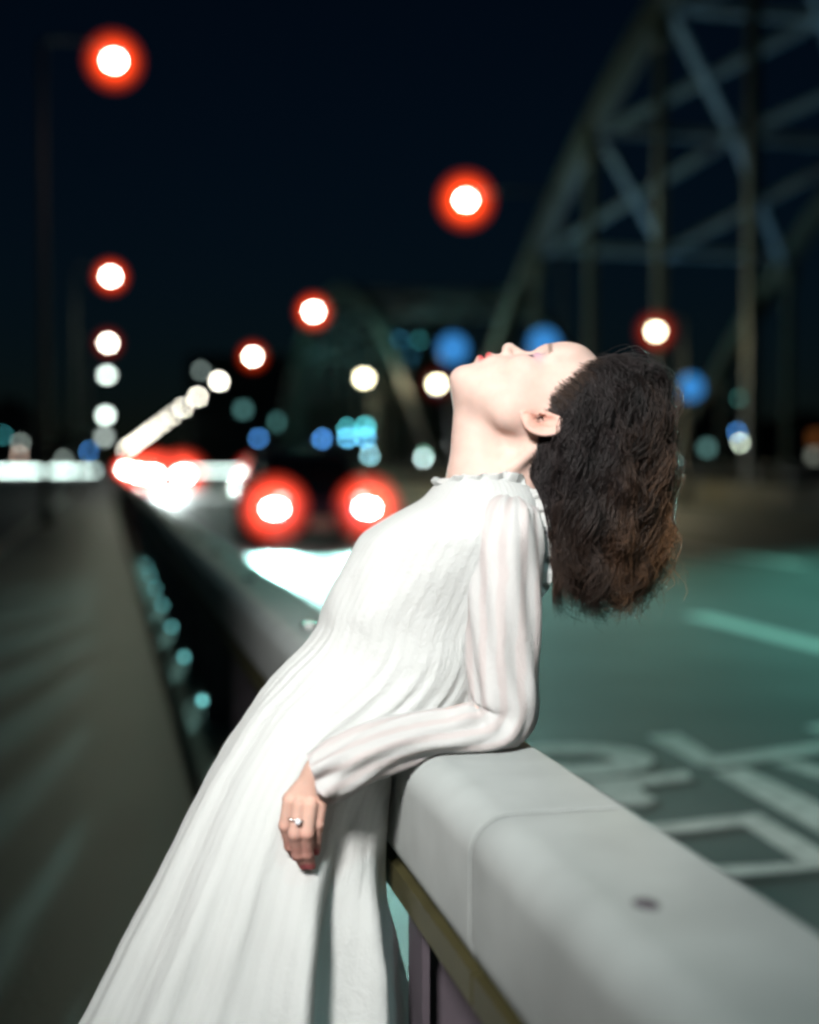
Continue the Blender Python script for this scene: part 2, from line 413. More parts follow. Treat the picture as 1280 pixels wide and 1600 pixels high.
blend_col(C1, np.clip(lip * 1.3, 0, 1) * .9, (0.55, 0.05, 0.06))
blend_col(C1, np.clip(gau(Va, (80, 16, 34), (16, 8.0, 15)) * .8, 0, 1), (0.42, 0.24, 0.40))
blend_col(C1, np.clip(np.clip(1.2 - ((Va[:, 1] - 8.5 - 0.0025 * (Va[:, 2] - 30) ** 2) / 2.6) ** 2, 0, 1) * (np.abs(Va[:, 2] - 31) < 16) * (V1[:, 0] > 64), 0, 1), (0.06, 0.03, 0.05))
blend_col(C1, np.clip(np.clip(1.1 - ((Va[:, 1] - 36 + 0.1 * (Va[:, 2] - 25)) / 3.6) ** 2, 0, 1) * (np.abs(Va[:, 2] - 28) < 20) * (V1[:, 0] > 60) * .75, 0, 1), (0.16, 0.10, 0.09))
FM_C = [-60, -25, 0, 22, 27, 49, 75, 101, 116, 140]; FM_F = [-62, -46, -24, 10, 26, 40, 60, 68, 62, 60]
scalp = np.clip((np.interp(V1[:, 1], FM_C, FM_F) - 0 - V1[:, 0]) / 24, 0, 1) * (sd_ell(V1, (0, 54, 0), (94, 75, 72)) < 6) * (V1[:, 1] > -45)
blend_col(C1, scalp, (0.035, 0.024, 0.020))
W1 = h2w(V1)

# rest of the body (under the dress) and the hand
def body_sdf(X):
    sh_l = P(790, 858, 1.86); sh_r = P(752, 858, 2.08); el = P(788, 1112, 1.84); wr = P(512, 1202, 1.745); fm = P(650, 1146, 1.80)
    d = sd_cap(X, P(722, 868, DM), P(628, 1010, DM + .01), .088, .085)
    d = smin(d, sd_cap(X, P(628, 1010, DM), P(500, 1165, DM), .085, .088), .03)
    d = smin(d, sd_cap(X, P(757, 790, DM), P(725, 860, DM), .045, .085), .03)
    d = smin(d, sd_cap(X, sh_l, sh_r, .04, .04), .05)
    d = smin(d, sd_cap(X, sh_l, el, .036, .028), .02)
    d = smin(d, sd_cap(X, el, fm, .025, .022), .01); d = smin(d, sd_cap(X, fm, wr, .022, .019), .01)
    el_r = np.array([.60, sh_r[1] + .16, RZ1 + .045]); wr_r = el_r + np.array([-.05, .22, -.006])
    d = smin(d, sd_cap(X, sh_r, el_r, .043, .034), .02); d = smin(d, sd_cap(X, el_r, wr_r, .034, .024), .015)
    d = smin(d, sd_cap(X, wr_r, wr_r + np.array([-.02, .09, -.008]), .024, .016), .015)
    for s in (-1, 1):
        hp = P(490, 1190, DM + s * .075); kn = hp + np.array([-.16, .0, -.39]); an = np.array([kn[0] - .12, kn[1], .075])
        d = smin(d, sd_cap(X, hp, kn, .070, .050), .03); d = smin(d, sd_cap(X, kn, an, .052, .034), .03)
        d = smin(d, sd_cap(X, an + np.array([.02, 0, -.035]), an + np.array([-.15, 0, -.05]), .036, .022), .03)
    return d
lo = np.array([-.35, 1.60, -.01]); hi = np.array([.78, 2.55, 1.24]); h = .011
V2, Q2 = surface_nets(body_sdf(grid(lo, hi, h)), lo, h)
C2 = np.tile(np.array([0.78, 0.60, 0.53]), (len(V2), 1))
HD = 1.735
fing = []   # px chains (u, v, D, radius)
fing.append([(452, 1252, HD - .000, .0085), (446, 1290, HD + .002, .0080), (453, 1322, HD + .018, .0070), (463, 1338, HD + .030, .0062)])
fing.append([(468, 1258, HD - .010, .0088), (461, 1303, HD - .014, .0084), (466, 1335, HD + .002, .0073), (475, 1352, HD + .016, .0064)])
fing.append([(486, 1258, HD - .010, .0086), (480, 1302, HD - .013, .0081), (481, 1334, HD + .003, .0071), (486, 1352, HD + .016, .0062)])
fing.append([(503, 1252, HD - .002, .0076), (497, 1288, HD - .002, .0070), (494, 1314, HD + .008, .0062), (494, 1330, HD + .018, .0055)])
def hand_sdf(X):
    wr = P(512, 1200, HD + .004); d = sd_cap(X, P(540, 1196, HD + .016), wr, .020, .0205)
    palm = 1e3
    for (mu, mv, mD) in ((455, 1250, HD + .006), (469, 1255, HD + .000), (486, 1255, HD + .000), (500, 1250, HD + .006)):
        palm = smin(palm, sd_cap(X, P(498, 1212, HD + .006), P(mu, mv, mD + .003), .016, .0115), .010) if not np.isscalar(palm) else sd_cap(X, P(498, 1212, HD + .006), P(mu, mv, mD + .003), .016, .0115)
    d = smin(d, palm, .014)
    for ch in fing:
        f = None
        for (a, b) in zip(ch[:-1], ch[1:]):
            s = sd_cap(X, P(*a[:3]), P(*b[:3]), a[3], b[3]); f = s if f is None else smin(f, s, .003)
        d = smin(d, f, .0035)
    t = [(490, 1218, HD + .016, .013), (462, 1250, HD + .030, .011), (452, 1284, HD + .036, .0092), (454, 1308, HD + .036, .0072)]
    f = None
    for (a, b) in zip(t[:-1], t[1:]):
        s = sd_cap(X, P(*a[:3]), P(*b[:3]), a[3], b[3]); f = s if f is None else smin(f, s, .004)
    return smin(d, f, .007)
hc = P(485, 1275, HD + .01); lo = hc - np.array([.085, .075, .100]); hi = hc + np.array([.085, .075, .100]); h = .0018
V3, Q3 = surface_nets(hand_sdf(grid(lo, hi, h)), lo, h)
C3 = np.tile(np.array([0.63, 0.40, 0.32]), (len(V3), 1))
vz = V3[:, 2]; zk = P(470, 1303, HD)[2]
blend_col(C3, np.clip((zk + .012 - vz) / .03, 0, 1) * .6, (0.50, 0.20, 0.17))
for ch in fing:
    blend_col(C3, np.exp(-(((V3 - P(*ch[1][:3])) / .009) ** 2).sum(1)) * .5, (0.52, 0.22, 0.18))
    blend_col(C3, np.exp(-(((V3 - P(*ch[0][:3])) / .009) ** 2).sum(1)) * .3, (0.55, 0.27, 0.20))
    tip = P(ch[-1][0] - 1, ch[-1][1] + 2, ch[-1][2] - .006)
    blend_col(C3, np.clip(1.6 - (((V3 - tip) / .0062) ** 2).sum(1), 0, 1) * .8, (0.50, 0.10, 0.12))
VV = np.concatenate([W1, V2, V3]) - WL
QQ = np.concatenate([Q1, Q2 + len(V1), Q3 + len(V1) + len(V2)])
CC = np.concatenate([C1, C2, C3])
M_SKIN = mat('skin', (1, 1, 1), 0.58, attr='col', var=0.05, scale=60, bump=0.10, bscale=600, spec=0.25)
bs = M_SKIN.node_tree.nodes['Principled BSDF']; bs.inputs['Subsurface Weight'].default_value = 0.12
bs.inputs['Subsurface Radius'].default_value = (1.0, .35, .2); bs.inputs['Subsurface Scale'].default_value = 0.006
def set_col(o, C, name='col'):
    a = o.data.color_attributes.new(name, 'FLOAT_COLOR', 'POINT')
    a.data.foreach_set('color', np.concatenate([C, np.ones((len(C), 1))], 1).astype(np.float32).ravel())
def np_mesh(name, V, Q, material, parent, smooth=True):
    me = bpy.data.meshes.new(name); V = np.asarray(V, np.float32); Q = np.asarray(Q, np.int32); m = Q.shape[1]
    me.vertices.add(len(V)); me.vertices.foreach_set('co', V.ravel()); me.loops.add(Q.size); me.loops.foreach_set('vertex_index', Q.ravel())
    me.polygons.add(len(Q)); me.polygons.foreach_set('loop_start', np.arange(0, Q.size, m, dtype=np.int32))
    me.polygons.foreach_set('use_smooth', np.full(len(Q), smooth)); me.update(calc_edges=True); me.validate()
    me.materials.append(material); o = bpy.data.objects.new(name, me); COL.objects.link(o); o.parent = parent; return o
body = np_mesh('body', VV, QQ, M_SKIN, woman); set_col(body, CC)

# ---- dress: one loft from collar to hem
def fabric(name, base, stripe_col, stripes, crinkle):
    m = bpy.data.materials.new(name); m.use_nodes = True; n = m.node_tree.nodes; l = m.node_tree.links; b = n['Principled BSDF']
    b.inputs['Roughness'].default_value = 0.85; b.inputs['Specular IOR Level'].default_value = 0.2
    b.inputs['Sheen Weight'].default_value = 0.15
    uv = n.new('ShaderNodeUVMap'); sx = n.new('ShaderNodeSeparateXYZ'); l.new(uv.outputs[0], sx.inputs[0])
    mu = n.new('ShaderNodeMath'); mu.operation = 'MULTIPLY'; mu.inputs[1].default_value = stripes * 2 * math.pi; l.new(sx.outputs[0], mu.inputs[0])
    tc = n.new('ShaderNodeTexCoord'); nz = n.new('ShaderNodeTexNoise'); nz.inputs['Scale'].default_value = 22; l.new(tc.outputs['Object'], nz.inputs['Vector'])
    ad = n.new('ShaderNodeMath'); ad.operation = 'MULTIPLY_ADD'; ad.inputs[1].default_value = 2.5; l.new(nz.outputs[0], ad.inputs[0]); l.new(mu.outputs[0], ad.inputs[2])
    sn = n.new('ShaderNodeMath'); sn.operation = 'SINE'; l.new(ad.outputs[0], sn.inputs[0])
    mr = n.new('ShaderNodeMapRange'); mr.inputs[1].default_value = -0.2; mr.inputs[2].default_value = 0.7; l.new(sn.outputs[0], mr.inputs[0])
    mx = n.new('ShaderNodeMix'); mx.data_type = 'RGBA'; mx.inputs[6].default_value = (*base, 1); mx.inputs[7].default_value = (*stripe_col, 1)
    l.new(mr.outputs[0], mx.inputs[0]); l.new(mx.outputs[2], b.inputs['Base Color'])
    # crinkle and weave
    mp = n.new('ShaderNodeMapping'); mp.inputs['Scale'].default_value = (190, 105, 1); l.new(uv.outputs[0], mp.inputs[0])
    n1 = n.new('ShaderNodeTexNoise'); n1.inputs['Scale'].default_value = 1.0; n1.inputs['Detail'].default_value = 6; n1.inputs['Distortion'].default_value = .6; l.new(mp.outputs[0], n1.inputs['Vector'])
    n2 = n.new('ShaderNodeTexNoise'); n2.inputs['Scale'].default_value = 190; n2.inputs['Detail'].default_value = 3; l.new(tc.outputs['Object'], n2.inputs['Vector'])
    a1 = n.new('ShaderNodeMath'); a1.operation = 'MULTIPLY_ADD'; a1.inputs[1].default_value = 0.35; l.new(n2.outputs[0], a1.inputs[0]); l.new(n1.outputs[0], a1.inputs[2])
    a2 = n.new('ShaderNodeMath'); a2.operation = 'MULTIPLY_ADD'; a2.inputs[1].default_value = -0.22; l.new(mr.outputs[0], a2.inputs[0]); l.new(a1.outputs[0], a2.inputs[2])
    bp = n.new('ShaderNodeBump'); bp.inputs['Strength'].default_value = crinkle; bp.inputs['Distance'].default_value = 0.005
    l.new(a2.outputs[0], bp.inputs['Height']); l.new(bp.outputs[0], b.inputs['Normal'])
    # thin cloth lets some light through
    tl = n.new('ShaderNodeBsdfTranslucent'); l.new(mx.outputs[2], tl.inputs[0]); ms = n.new('ShaderNodeMixShader'); ms.inputs[0].default_value = 0.30
    l.new(b.outputs[0], ms.inputs[1]); l.new(tl.outputs[0], ms.inputs[2]); l.new(ms.outputs[0], n['Material Output'].inputs[0])
    return m
M_DRESS = fabric('white_cotton', (0.81, 0.835, 0.82), (0.785, 0.81, 0.795), 60, 0.40)
M_SLEEVE = fabric('striped_lace', (0.80, 0.80, 0.79), (0.78, 0.72, 0.705), 11, 0.5)
def set_uv(o, n, m):
    uvl = o.data.uv_layers.new(name='UVMap'); ix = np.zeros(len(o.data.loops), np.int32); o.data.loops.foreach_get('vertex_index', ix)
    i, j = ix // m, ix % m; u = j / m; v = i / max(1, n - 1)
    # fix the seam
    ls = ix.reshape(-1, 4) % m; wrap = (ls.max(1) - ls.min(1)) > m // 2
    u = u.reshape(-1, 4); u[wrap] = np.where(ls[wrap] == 0, 1.0, u[wrap])
    uvl.data.foreach_set('uv', np.stack([u.ravel(), v], 1).astype(np.float32).ravel())
def cr(keys, n):
    """Catmull-Rom resample of rows"""
    K = np.array(keys, float); K = np.vstack([2 * K[0] - K[1], K, 2 * K[-1] - K[-2]]); out = []
    segs = len(K) - 3
    for t in np.linspace(0, segs - 1e-6, n):
        i = int(t); f = t - i; p0, p1, p2, p3 = K[i:i + 4]
        out.append(0.5 * ((2 * p1) + (p2 - p0) * f + (2 * p0 - 5 * p1 + 4 * p2 - p3) * f * f + (3 * p1 - p0 - 3 * p2 + p3) * f ** 3))
    return np.array(out)
# Lu Lv Ru Rv Dc hd
DK = [(688, 748, 818, 748, DM, .066), (675, 763, 834, 764, DM, .088), (655, 781, 846, 786, DM, .118), (622, 799, 850, 815, DM, .142),
      (588, 819, 848, 850, DM, .150), (562, 838, 842, 890, DM, .148), (547, 862, 835, 920, DM, .145), (531, 891, 825, 950, DM, .140), (508, 938, 800, 1000, DM, .132),
      (497, 975, 792, 1055, DM, .130), (476, 1006, 765, 1105, DM + .005, .136), (440, 1043, 715, 1145, DM + .005, .146), (402, 1088, 650, 1185, DM + .005, .158),
      (352, 1165, 618, 1250, DM, .172), (305, 1250, 612, 1330, DM - .005, .185), (250, 1360, 618, 1420, DM - .01, .195), (188, 1480, 626, 1520, DM - .01, .205),
      (128, 1605, 636, 1620, DM - .01, .22), (55, 1790, 650, 1790, DM - .01, .24), (-25, 2000, 660, 1990, DM, .26), (-38, 2030, 660, 2016, DM, .262)]
NR, NT = 150, 320
DR = cr(DK, NR)
T = np.linspace(0, 2 * math.pi, NT, endpoint=False)
rings = np.zeros((NR, NT, 3))
ph = RNG.uniform(0, 6.28, 12)
for i, (lu, lv, ru, rv, dc, hd) in enumerate(DR):
    L = P(lu, lv, dc); Rr = P(ru, rv, dc); c = (L + Rr) / 2; ax = (Rr - L) / 2; al = np.linalg.norm(ax)
    ct, st = np.cos(T), np.sin(T)
    e = 2 / 2.25
    cx = np.sign(ct) * np.abs(ct) ** e; sx = np.sign(st) * np.abs(st) ** e
    vv = (lv + rv) / 2
    k = np.clip((vv - 1060) / 500, 0, 1.6)
    dr = k * (.0050 * np.sin(9 * T + ph[0] + .002 * vv) + .0040 * np.sin(15 * T + ph[1] - .003 * vv) + .0028 * np.sin(23 * T + ph[2] + .004 * vv))
    dr += k * .006 * np.abs(np.sin(6.5 * T + ph[3] + .0012 * vv)) ** 3
    # gathers below the waist seam and creases over the ribs
    g = np.exp(-((vv - 1075) / 55) ** 2); dr += g * .0014 * np.sin(38 * T + ph[4])
    b = np.exp(-((vv - 960) / 110) ** 2); dr += b * (.0012 * np.sin(7 * T + ph[5] + .030 * vv) + .0012 * np.sin(11 * T + ph[6] - .04 * vv))
    # deep hanging fold at the back of the skirt, near side (T about -55 deg)
    tf = -R(58) + .0004 * (vv - 1400)
    dt = np.angle(np.exp(1j * (T - tf))); kk = np.clip((vv - 1230) / 220, 0, 1)
    dr -= kk * .050 * np.exp(-(dt / .16) ** 2); dr += kk * .018 * np.exp(-((dt + .30) / .14) ** 2) + kk * .020 * np.exp(-((dt - .33) / .12) ** 2)
    dr -= kk * .022 * np.exp(-((dt - .62) / .10) ** 2)
    un = ax / al
    pts = c + np.outer(cx * al, un) - np.outer(sx * hd, S_) * -1.0
    # here +sin = away from the camera; radial direction
    nrm = np.outer(ct, un) + np.outer(st, FWD)
    pts = c + np.outer(cx * al, un) + np.outer(sx * hd, FWD) + nrm * dr[:, None]
    rings[i] = pts
for i in range(NR):
    for j in range(0, NT):
        p = rings[i, j]
        nzv = mnoise.noise(Vector(p * 17)) * .0026 + mnoise.noise(Vector(p * 48)) * .0009
        rings[i, j] = p + (nzv * (np.cos(T[j]) * RIGHT + np.sin(T[j]) * FWD))
# the cloth is pressed against the rail's face
def press(pts):
    x = pts[..., 0].copy(); z = pts[..., 2].copy()
    zt = RZ1 + .004; xl = RX0 - .006
    inside = (x > xl) & (z < zt) & (z > RZ0 - .10)
    ti = zt - z; xi = x - xl
    up = inside & (ti < xi * .8)
    z = np.where(up, zt, z)
    under = np.clip((RZ0 - .05 - z) / .22, 0, 1)
    lim = xl + .07 * under
    side = (z < zt - 1e-6) & (x > lim) & ~up
    x = np.where(side, lim, x)
    # round the corner
    cx, cz, r = RX0 + .045, RZ1 - .045, .051
    q = (x < cx) & (z > cz); d = np.hypot(x - cx, z - cz); k = np.where(q & (d < r), r / np.maximum(d, 1e-6), 1.0)
    x = cx + (x - cx) * k; z = cz + (z - cz) * k
    pts[..., 0] = x; pts[..., 2] = z; return pts
rings = press(rings)
dress = empty('dress'); dress.parent = woman
V, F = loft(rings - WL); sk = np_mesh('skirt_and_bodice', V, np.array(F), M_DRESS, dress); set_uv(sk, NR, NT)

# ---- sleeve
SK = [(800, 772, 1.885, 18, .020), (796, 790, 1.865, 44, .045), (791, 830, 1.85, 56, .056), (788, 890, 1.845, 58, .058), (787, 960, 1.842, 58, .057), (786, 1030, 1.84, 56, .055), (788, 1080, 1.838, 54, .052), (786, 1115, 1.836, 52, .047),
      (762, 1137, 1.83, 47, .043), (715, 1145, 1.82, 42, .041), (650, 1152, 1.80, 40, .041), (590, 1170, 1.775, 42, .042), (545, 1190, 1.757, 44, .042), (512, 1205, 1.745, 41, .037), (497, 1213, 1.738, 36, .032), (494, 1214, 1.738, 30, .027)]
NS, MS = 130, 96
SR = cr(SK, NS); TT = np.linspace(0, 2 * math.pi, MS, endpoint=False)
srings = np.zeros((NS, MS, 3)); tang = np.gradient(SR[:, :2], axis=0); 
for _ in range(4): tang[1:-1] = (tang[:-2] + tang[1:-1] * 2 + tang[2:]) / 4
tang /= np.linalg.norm(tang, axis=1)[:, None]
for i, (u, v, D, r, rd) in enumerate(SR):
    nx, ny = tang[i, 1], -tang[i, 0]       # in plane normal (pixels): right/outer side of the arm
    s = i / NS
    c = P(u, v, D); rr = r * D / FPX
    nv = RIGHT * nx * 1.0 - UP * ny
    wr = .0022 * np.sin(5 * TT + 14 * s) + .0018 * np.sin(9 * TT - 30 * s + 1)
    eb = math.exp(-((s - .52) / .08) ** 2); wr = wr + eb * .0042 * np.sin(70 * s + 2.5 * np.sin(TT)) * (.6 + .4 * np.cos(TT + math.pi))
    cf = np.clip((s - .72) / .2, 0, 1); wr = wr + cf * .0045 * np.sin(7 * TT + 9 * s + 1.3) * np.clip((1.0 - s) * 12, .3, 1)
    cap = np.exp(-((s - .06) / .05) ** 2); wr = wr + cap * .0025 * np.sin(16 * TT)
    pts = c + np.outer(np.cos(TT) * (rr + wr), nv) + np.outer(np.sin(TT) * (rd + wr), FWD)
    droop = cf * .014 * np.exp(-((s - .86) / .07) ** 2)
    pts[:, 2] -= droop * np.clip(-(pts[:, 2] - c[2]) / rr, 0, 1)
    # resting on the rail
    ex = np.clip((RX0 + .045 - pts[:, 0]) / .048, 0, 1); zmin = np.where(pts[:, 0] > RX0 - .003, RZ1 - .045 + .048 * np.sqrt(1 - ex ** 2), -1)
    pts[:, 2] = np.maximum(pts[:, 2], zmin)
    srings[i] = pts
V, F = loft(srings - WL); sl = np_mesh('sleeve', V, np.array(F), M_SLEEVE, dress); set_uv(sl, NS, MS)
# far sleeve, resting on the rail on the far side
def tube_loft(name, keys, n, m, material, parent, wob=.003):
    K = cr(keys, n); rg = np.zeros((n, m, 3)); tt = np.linspace(0, 2 * math.pi, m, endpoint=False); tg = np.gradient(K[:, :3], axis=0)
    for i in range(n):
        t = tg[i] / np.linalg.norm(tg[i]); a = np.cross(t, [0, 0, 1.0]); a /= max(1e-6, np.linalg.norm(a)); b = np.cross(a, t)
        r = K[i, 3] + wob * np.sin(5 * tt + i * .3); rg[i] = K[i, :3] + np.outer(np.cos(tt) * r, a) + np.outer(np.sin(tt) * r, b)
    V, F = loft(rg - WL); o = np_mesh(name, V, np.array(F), material, parent); set_uv(o, n, m); return o
sh_r = P(752, 830, 2.10); el_r = np.array([.60, sh_r[1] + .16, RZ1 + .045]); wr_r = el_r + np.array([-.05, .22, -.006])
mid = (sh_r + el_r) / 2
tube_loft('sleeve', [(*(sh_r + np.array([-.03, -.03, .02])), .04), (*sh_r, .055), (*mid, .056), (*el_r, .05), (*((el_r + wr_r) / 2), .045), (*wr_r, .036)], 40, 32, M_SLEEVE, dress)
# ---- collar frill and shoulder frill
def frill(keys, n, wave, amp, out0, name='frill'):
    K = cr(keys, n); rows = []
    for i, (u, v, D, du, dv) in enumerate(K):
        s = i / (n - 1); a = P(u, v, D); out = out0 * min(1, (1 - s) * 5 + .12, s * 6 + .3); wv = amp * (math.sin(wave * s * 6.28) + .4 * math.sin(wave * 1.9 * s * 6.28 + 1))
        d = (RIGHT * du - UP * dv); d = d / max(1e-6, np.linalg.norm(d))
        rows.append([a, a + d * out * .5 + FWD * wv * .6, a + d * out + FWD * wv + d * wv * .35, a + d * out * 1.05 + FWD * wv * 1.1])
    V, F = loft(np.array(rows) - WL, closed=False); o = np_mesh(name, V, np.array(F), M_DRESS, dress); uvl = o.data.uv_layers.new(name='UVMap')
    so = o.modifiers.new('thick', 'SOLIDIFY'); so.thickness = .0012; return o
frill([(700, 760, DM - .050, -.3, -1), (730, 762, DM - .064, -.1, -1), (765, 760, DM - .068, .1, -1), (800, 757, DM - .060, .3, -1), (822, 768, DM - .045, .8, -.7)], 60, 5, .004, .016)
frill([(706, 765, DM + .045, -.6, -1), (690, 757, DM + .01, -.8, -1), (684, 764, DM - .02, -.8, -1), (700, 764, DM - .05, -.4, -1)], 40, 3, .003, .013)
frill([(818, 768, DM - .05, .8, -.8), (832, 785, 1.885, 1, -.5), (838, 810, 1.87, 1, -.2), (842, 850, 1.865, 1, .1), (843, 900, 1.865, 1, .1), (840, 940, 1.865, 1, .2)], 80, 6, .0045, .016)

# ---- ring on the middle finger
ra = P(468, 1258, HD - .010); rb = P(461, 1303, HD - .014); rc = ra + (rb - ra) * .52
bm = bmesh.new(); ax_ = Vector((rb - ra).tolist()).normalized(); q = ax_.to_track_quat('Z', 'Y')
for a in range(28):
    t0 = a / 28 * 6.283; t1 = (a + 1) / 28 * 6.283
    add_tube(bm, q @ Vector((.0098 * math.cos(t0), .0098 * math.sin(t0), 0)), q @ Vector((.0098 * math.cos(t1), .0098 * math.sin(t1), 0)), .0015, seg=6)
rg = bm_obj('finger_ring', bm, mat('silver', (.85, .86, .88), .12, metal=1.0, var=.02), woman, True, loc=rc - WL); tag(rg, 'small silver ring with a bright stone on the hanging hand')

bm = bmesh.new(); add_ball(bm, (0, 0, 0), (.0042, .0042, .0042), 10); bm_obj('stone', bm, mat('white_stone', (.85, .87, .9), .1, var=.02, spec=.9), rg, True, loc=-FWD * .0115 + RIGHT * .002)
# ---- hair
M_HAIR = mat('hair', (1, 1, 1), 0.55, attr='col', var=0.1, spec=0.35)
nroot = 7600; nseg = 28
CR_C = np.array([0, 54, 0]); CR_R = np.array([94, 75, 72])
dirs = RNG.normal(size=(90000, 3)); dirs /= np.linalg.norm(dirs, axis=1)[:, None]
rp = dirs * CR_R + CR_C
dirs2 = rp[::-1].copy()
edge = np.interp(rp[:, 1], FM_C, FM_F) - rp[:, 0] + np.abs(RNG.normal(0, 6, len(rp))) * (RNG.random(len(rp)) < .35) - 2
ok = (edge > 0) & (rp[:, 1] > -32)
rp = rp[ok]; edge = edge[ok]; sel = np.concatenate([np.arange(5800), 5800 + np.where(edge[5800:] < 15)[0][:nroot - 5800]]); rp = rp[sel]; edge = edge[sel]; nroot = len(rp); nn = (rp - CR_C) / CR_R ** 2; nn /= np.linalg.norm(nn, axis=1)[:, None]
RW = h2w(rp); NW = nn @ HM.T
def to_px(W):
    d = W - CAM; D = d @ FWD; return 640 + FPX * (d @ RIGHT) / D, 800 - FPX * (d @ UP) / D, D
ncl = 190; cidx = RNG.choice(nroot, ncl, replace=False)
jit = rp + RNG.normal(0, 5, rp.shape)
cl = np.concatenate([((c[:, None, :] - rp[None, cidx, :]) ** 2).sum(-1).argmin(1) for c in np.array_split(jit, 8)])
cl[cidx] = np.arange(ncl)
cph = RNG.uniform(0, 6.28, ncl); cfr = RNG.uniform(2.4, 4.4, ncl); camp = RNG.uniform(.006, .0145, ncl); clen = RNG.uniform(-.042, .018, ncl); cout = RNG.uniform(.6, 1.4, ncl)
csh = RNG.normal(0, 15, ncl); cdp = RNG.normal(0, .013, ncl); cbul = RNG.uniform(-.008, .030, ncl)
cax = RNG.normal(size=(ncl, 3)); cax[:, 2] *= .35; cax /= np.linalg.norm(cax, axis=1)[:, None]
s = np.linspace(0, 1, nseg)
ru, rv_, rD = to_px(RW)
cr01 = np.clip((rp[:, 1] - 20) / 110, 0, 1)         # 0 near the ear .. 1 at the crown
fr01 = np.clip(rp[:, 0] / 65, 0, 1) * cr01          # front of the crown
lift = (.012 + .048 * cr01 + .060 * fr01) * cout[cl] * RNG.uniform(.7, 1.2, nroot)
tipu = ru + (8 + 34 * cr01) * RNG.uniform(.5, 1.4, nroot) + csh[cl] + RNG.normal(0, 7, nroot)
tipu = np.minimum(tipu, 1046 + 14 * RNG.random(nroot))
tipv = np.interp(tipu, [840, 870, 930, 985, 1030, 1060], [903, 922, 944, 936, 912, 890]) + clen[cl] * 1120 + RNG.normal(0, 9, nroot) - np.abs(RNG.normal(0, 18, nroot)) * (RNG.random(nroot) < .3)
tipD = rD + (NW @ FWD) * .030 + cdp[cl] + RNG.normal(0, .004, nroot)
P0 = RW
sweep = HC + np.array([0, 0, -.15])
tg_ = HC[None] * 1.0 + np.array([0, 0, -1.0])[None] * .9; tg_ = tg_ - NW * (tg_ * NW).sum(1)[:, None]; tg_ /= np.maximum(np.linalg.norm(tg_, axis=1), 1e-6)[:, None]
ef = np.clip(edge / 30 + fr01 * .9, .12, 1)
P1 = RW + NW * (lift * ef)[:, None] + sweep[None, :] * (fr01 * .045)[:, None] + tg_ * (.016 + .020 * (1 - ef))[:, None]
P3 = np.stack([P(a, b, c) for a, b, c in zip(tipu, tipv, tipD)])
P2 = P3.copy(); P2[:, 2] = P1[:, 2] * .5 + P3[:, 2] * .5; P2[:, :2] = P2[:, :2] * .75 + P1[:, :2] * .25
P2 += NW * (cbul[cl] * (1 - .7 * cr01))[:, None] + RIGHT * (.003 * cr01)[:, None]
B = ((1 - s) ** 3)[None, :, None] * P0[:, None] + (3 * s * (1 - s) ** 2)[None, :, None] * P1[:, None] + (3 * s * s * (1 - s))[None, :, None] * P2[:, None] + (s ** 3)[None, :, None] * P3[:, None]
CB = B[cidx][cl]; kst = np.where(RNG.random(nroot) < .26, RNG.uniform(.05, .4, nroot), RNG.uniform(.8, 1.0, nroot))
kcl = np.interp(s, [0, .16, .42, .85, 1], [0, .08, .93, .92, .55])[None, :, None] * kst[:, None, None]
B = B * (1 - kcl) + (CB + (B - CB) * .16) * kcl
wavea = np.interp(s, [0, .12, .5, 1], [0, .3, 1.1, 1.7])[None, :, None]
phs = cph[cl][:, None] + (RNG.normal(0, 1, nroot) * np.where(kst < .5, 1.6, .22))[:, None] + (cfr[cl] * 6.28)[:, None] * s[None, :] ** 1.15
B = B + wavea * (camp[cl] * RNG.uniform(.6, 1.3, nroot))[:, None, None] * (np.sin(phs)[..., None] * cax[cl][:, None, :] + .8 * np.cos(phs)[..., None] * np.roll(cax, 1, 1)[cl][:, None, :])
fz = RNG.normal(0, .0008, (nroot, nseg, 3)).cumsum(1) * .6; B = B + fz * wavea
curl = np.clip((s - .80) / .20, 0, 1)[None, :, None]; cang = (RNG.uniform(2.5, 6.5, nroot) * RNG.choice([-1, 1], nroot))[:, None] * np.clip((s - .80) / .20, 0, 1)[None, :] + cph[cl][:, None]
B = B + curl * (.0065 * RNG.uniform(.3, 1.3, nroot))[:, None, None] * (np.cos(cang)[..., None] * RIGHT + np.sin(cang)[..., None] * UP)
fly = RNG.random(nroot) < .09
B[fly] += (RNG.normal(0, .007, (fly.sum(), 1, 3)) * s[None, :, None] + NW[fly][:, None] * .008 * np.sin(s * 3)[None, :, None])
SH = CR_R + 3.0
Hh = (w2h(B.reshape(-1, 3)) - CR_C) / SH; rr_ = np.linalg.norm(Hh, axis=1); f_ = np.maximum(1, 1 / np.maximum(rr_, .3))
B = h2w(Hh * f_[:, None] * SH + CR_C).reshape(nroot, nseg, 3)
bu, bv, bD = to_px(B.reshape(-1, 3)); lim = np.interp(bv, [600, 690, 735, 780, 830, 900, 960], [700, 850, 822, 846, 856, 862, 864])
lim = lim + np.abs(RNG.normal(0, 6, nroot)).repeat(nseg)
nu = np.where(bv > 725, np.maximum(bu, lim), bu)
B = B + (RIGHT[None] * ((nu - bu) / FPX * bD)[:, None]).reshape(nroot, nseg, 3)
rad = np.interp(s, [0, .12, .7, 1], [.0003, .0005, .0005, .00018])[None, :] * RNG.uniform(.7, 1.3, (nroot, 1))
tn = np.gradient(B, axis=1); tn /= np.maximum(np.linalg.norm(tn, axis=2), 1e-9)[..., None]
a1 = np.cross(tn, FWD); a1 /= np.maximum(np.linalg.norm(a1, axis=2), 1e-6)[..., None]; a2 = np.cross(tn, a1)
HV = np.stack([B + rad[..., None] * (math.cos(t) * a1 + math.sin(t) * a2) for t in (0, 2.094, 4.189)], 2)
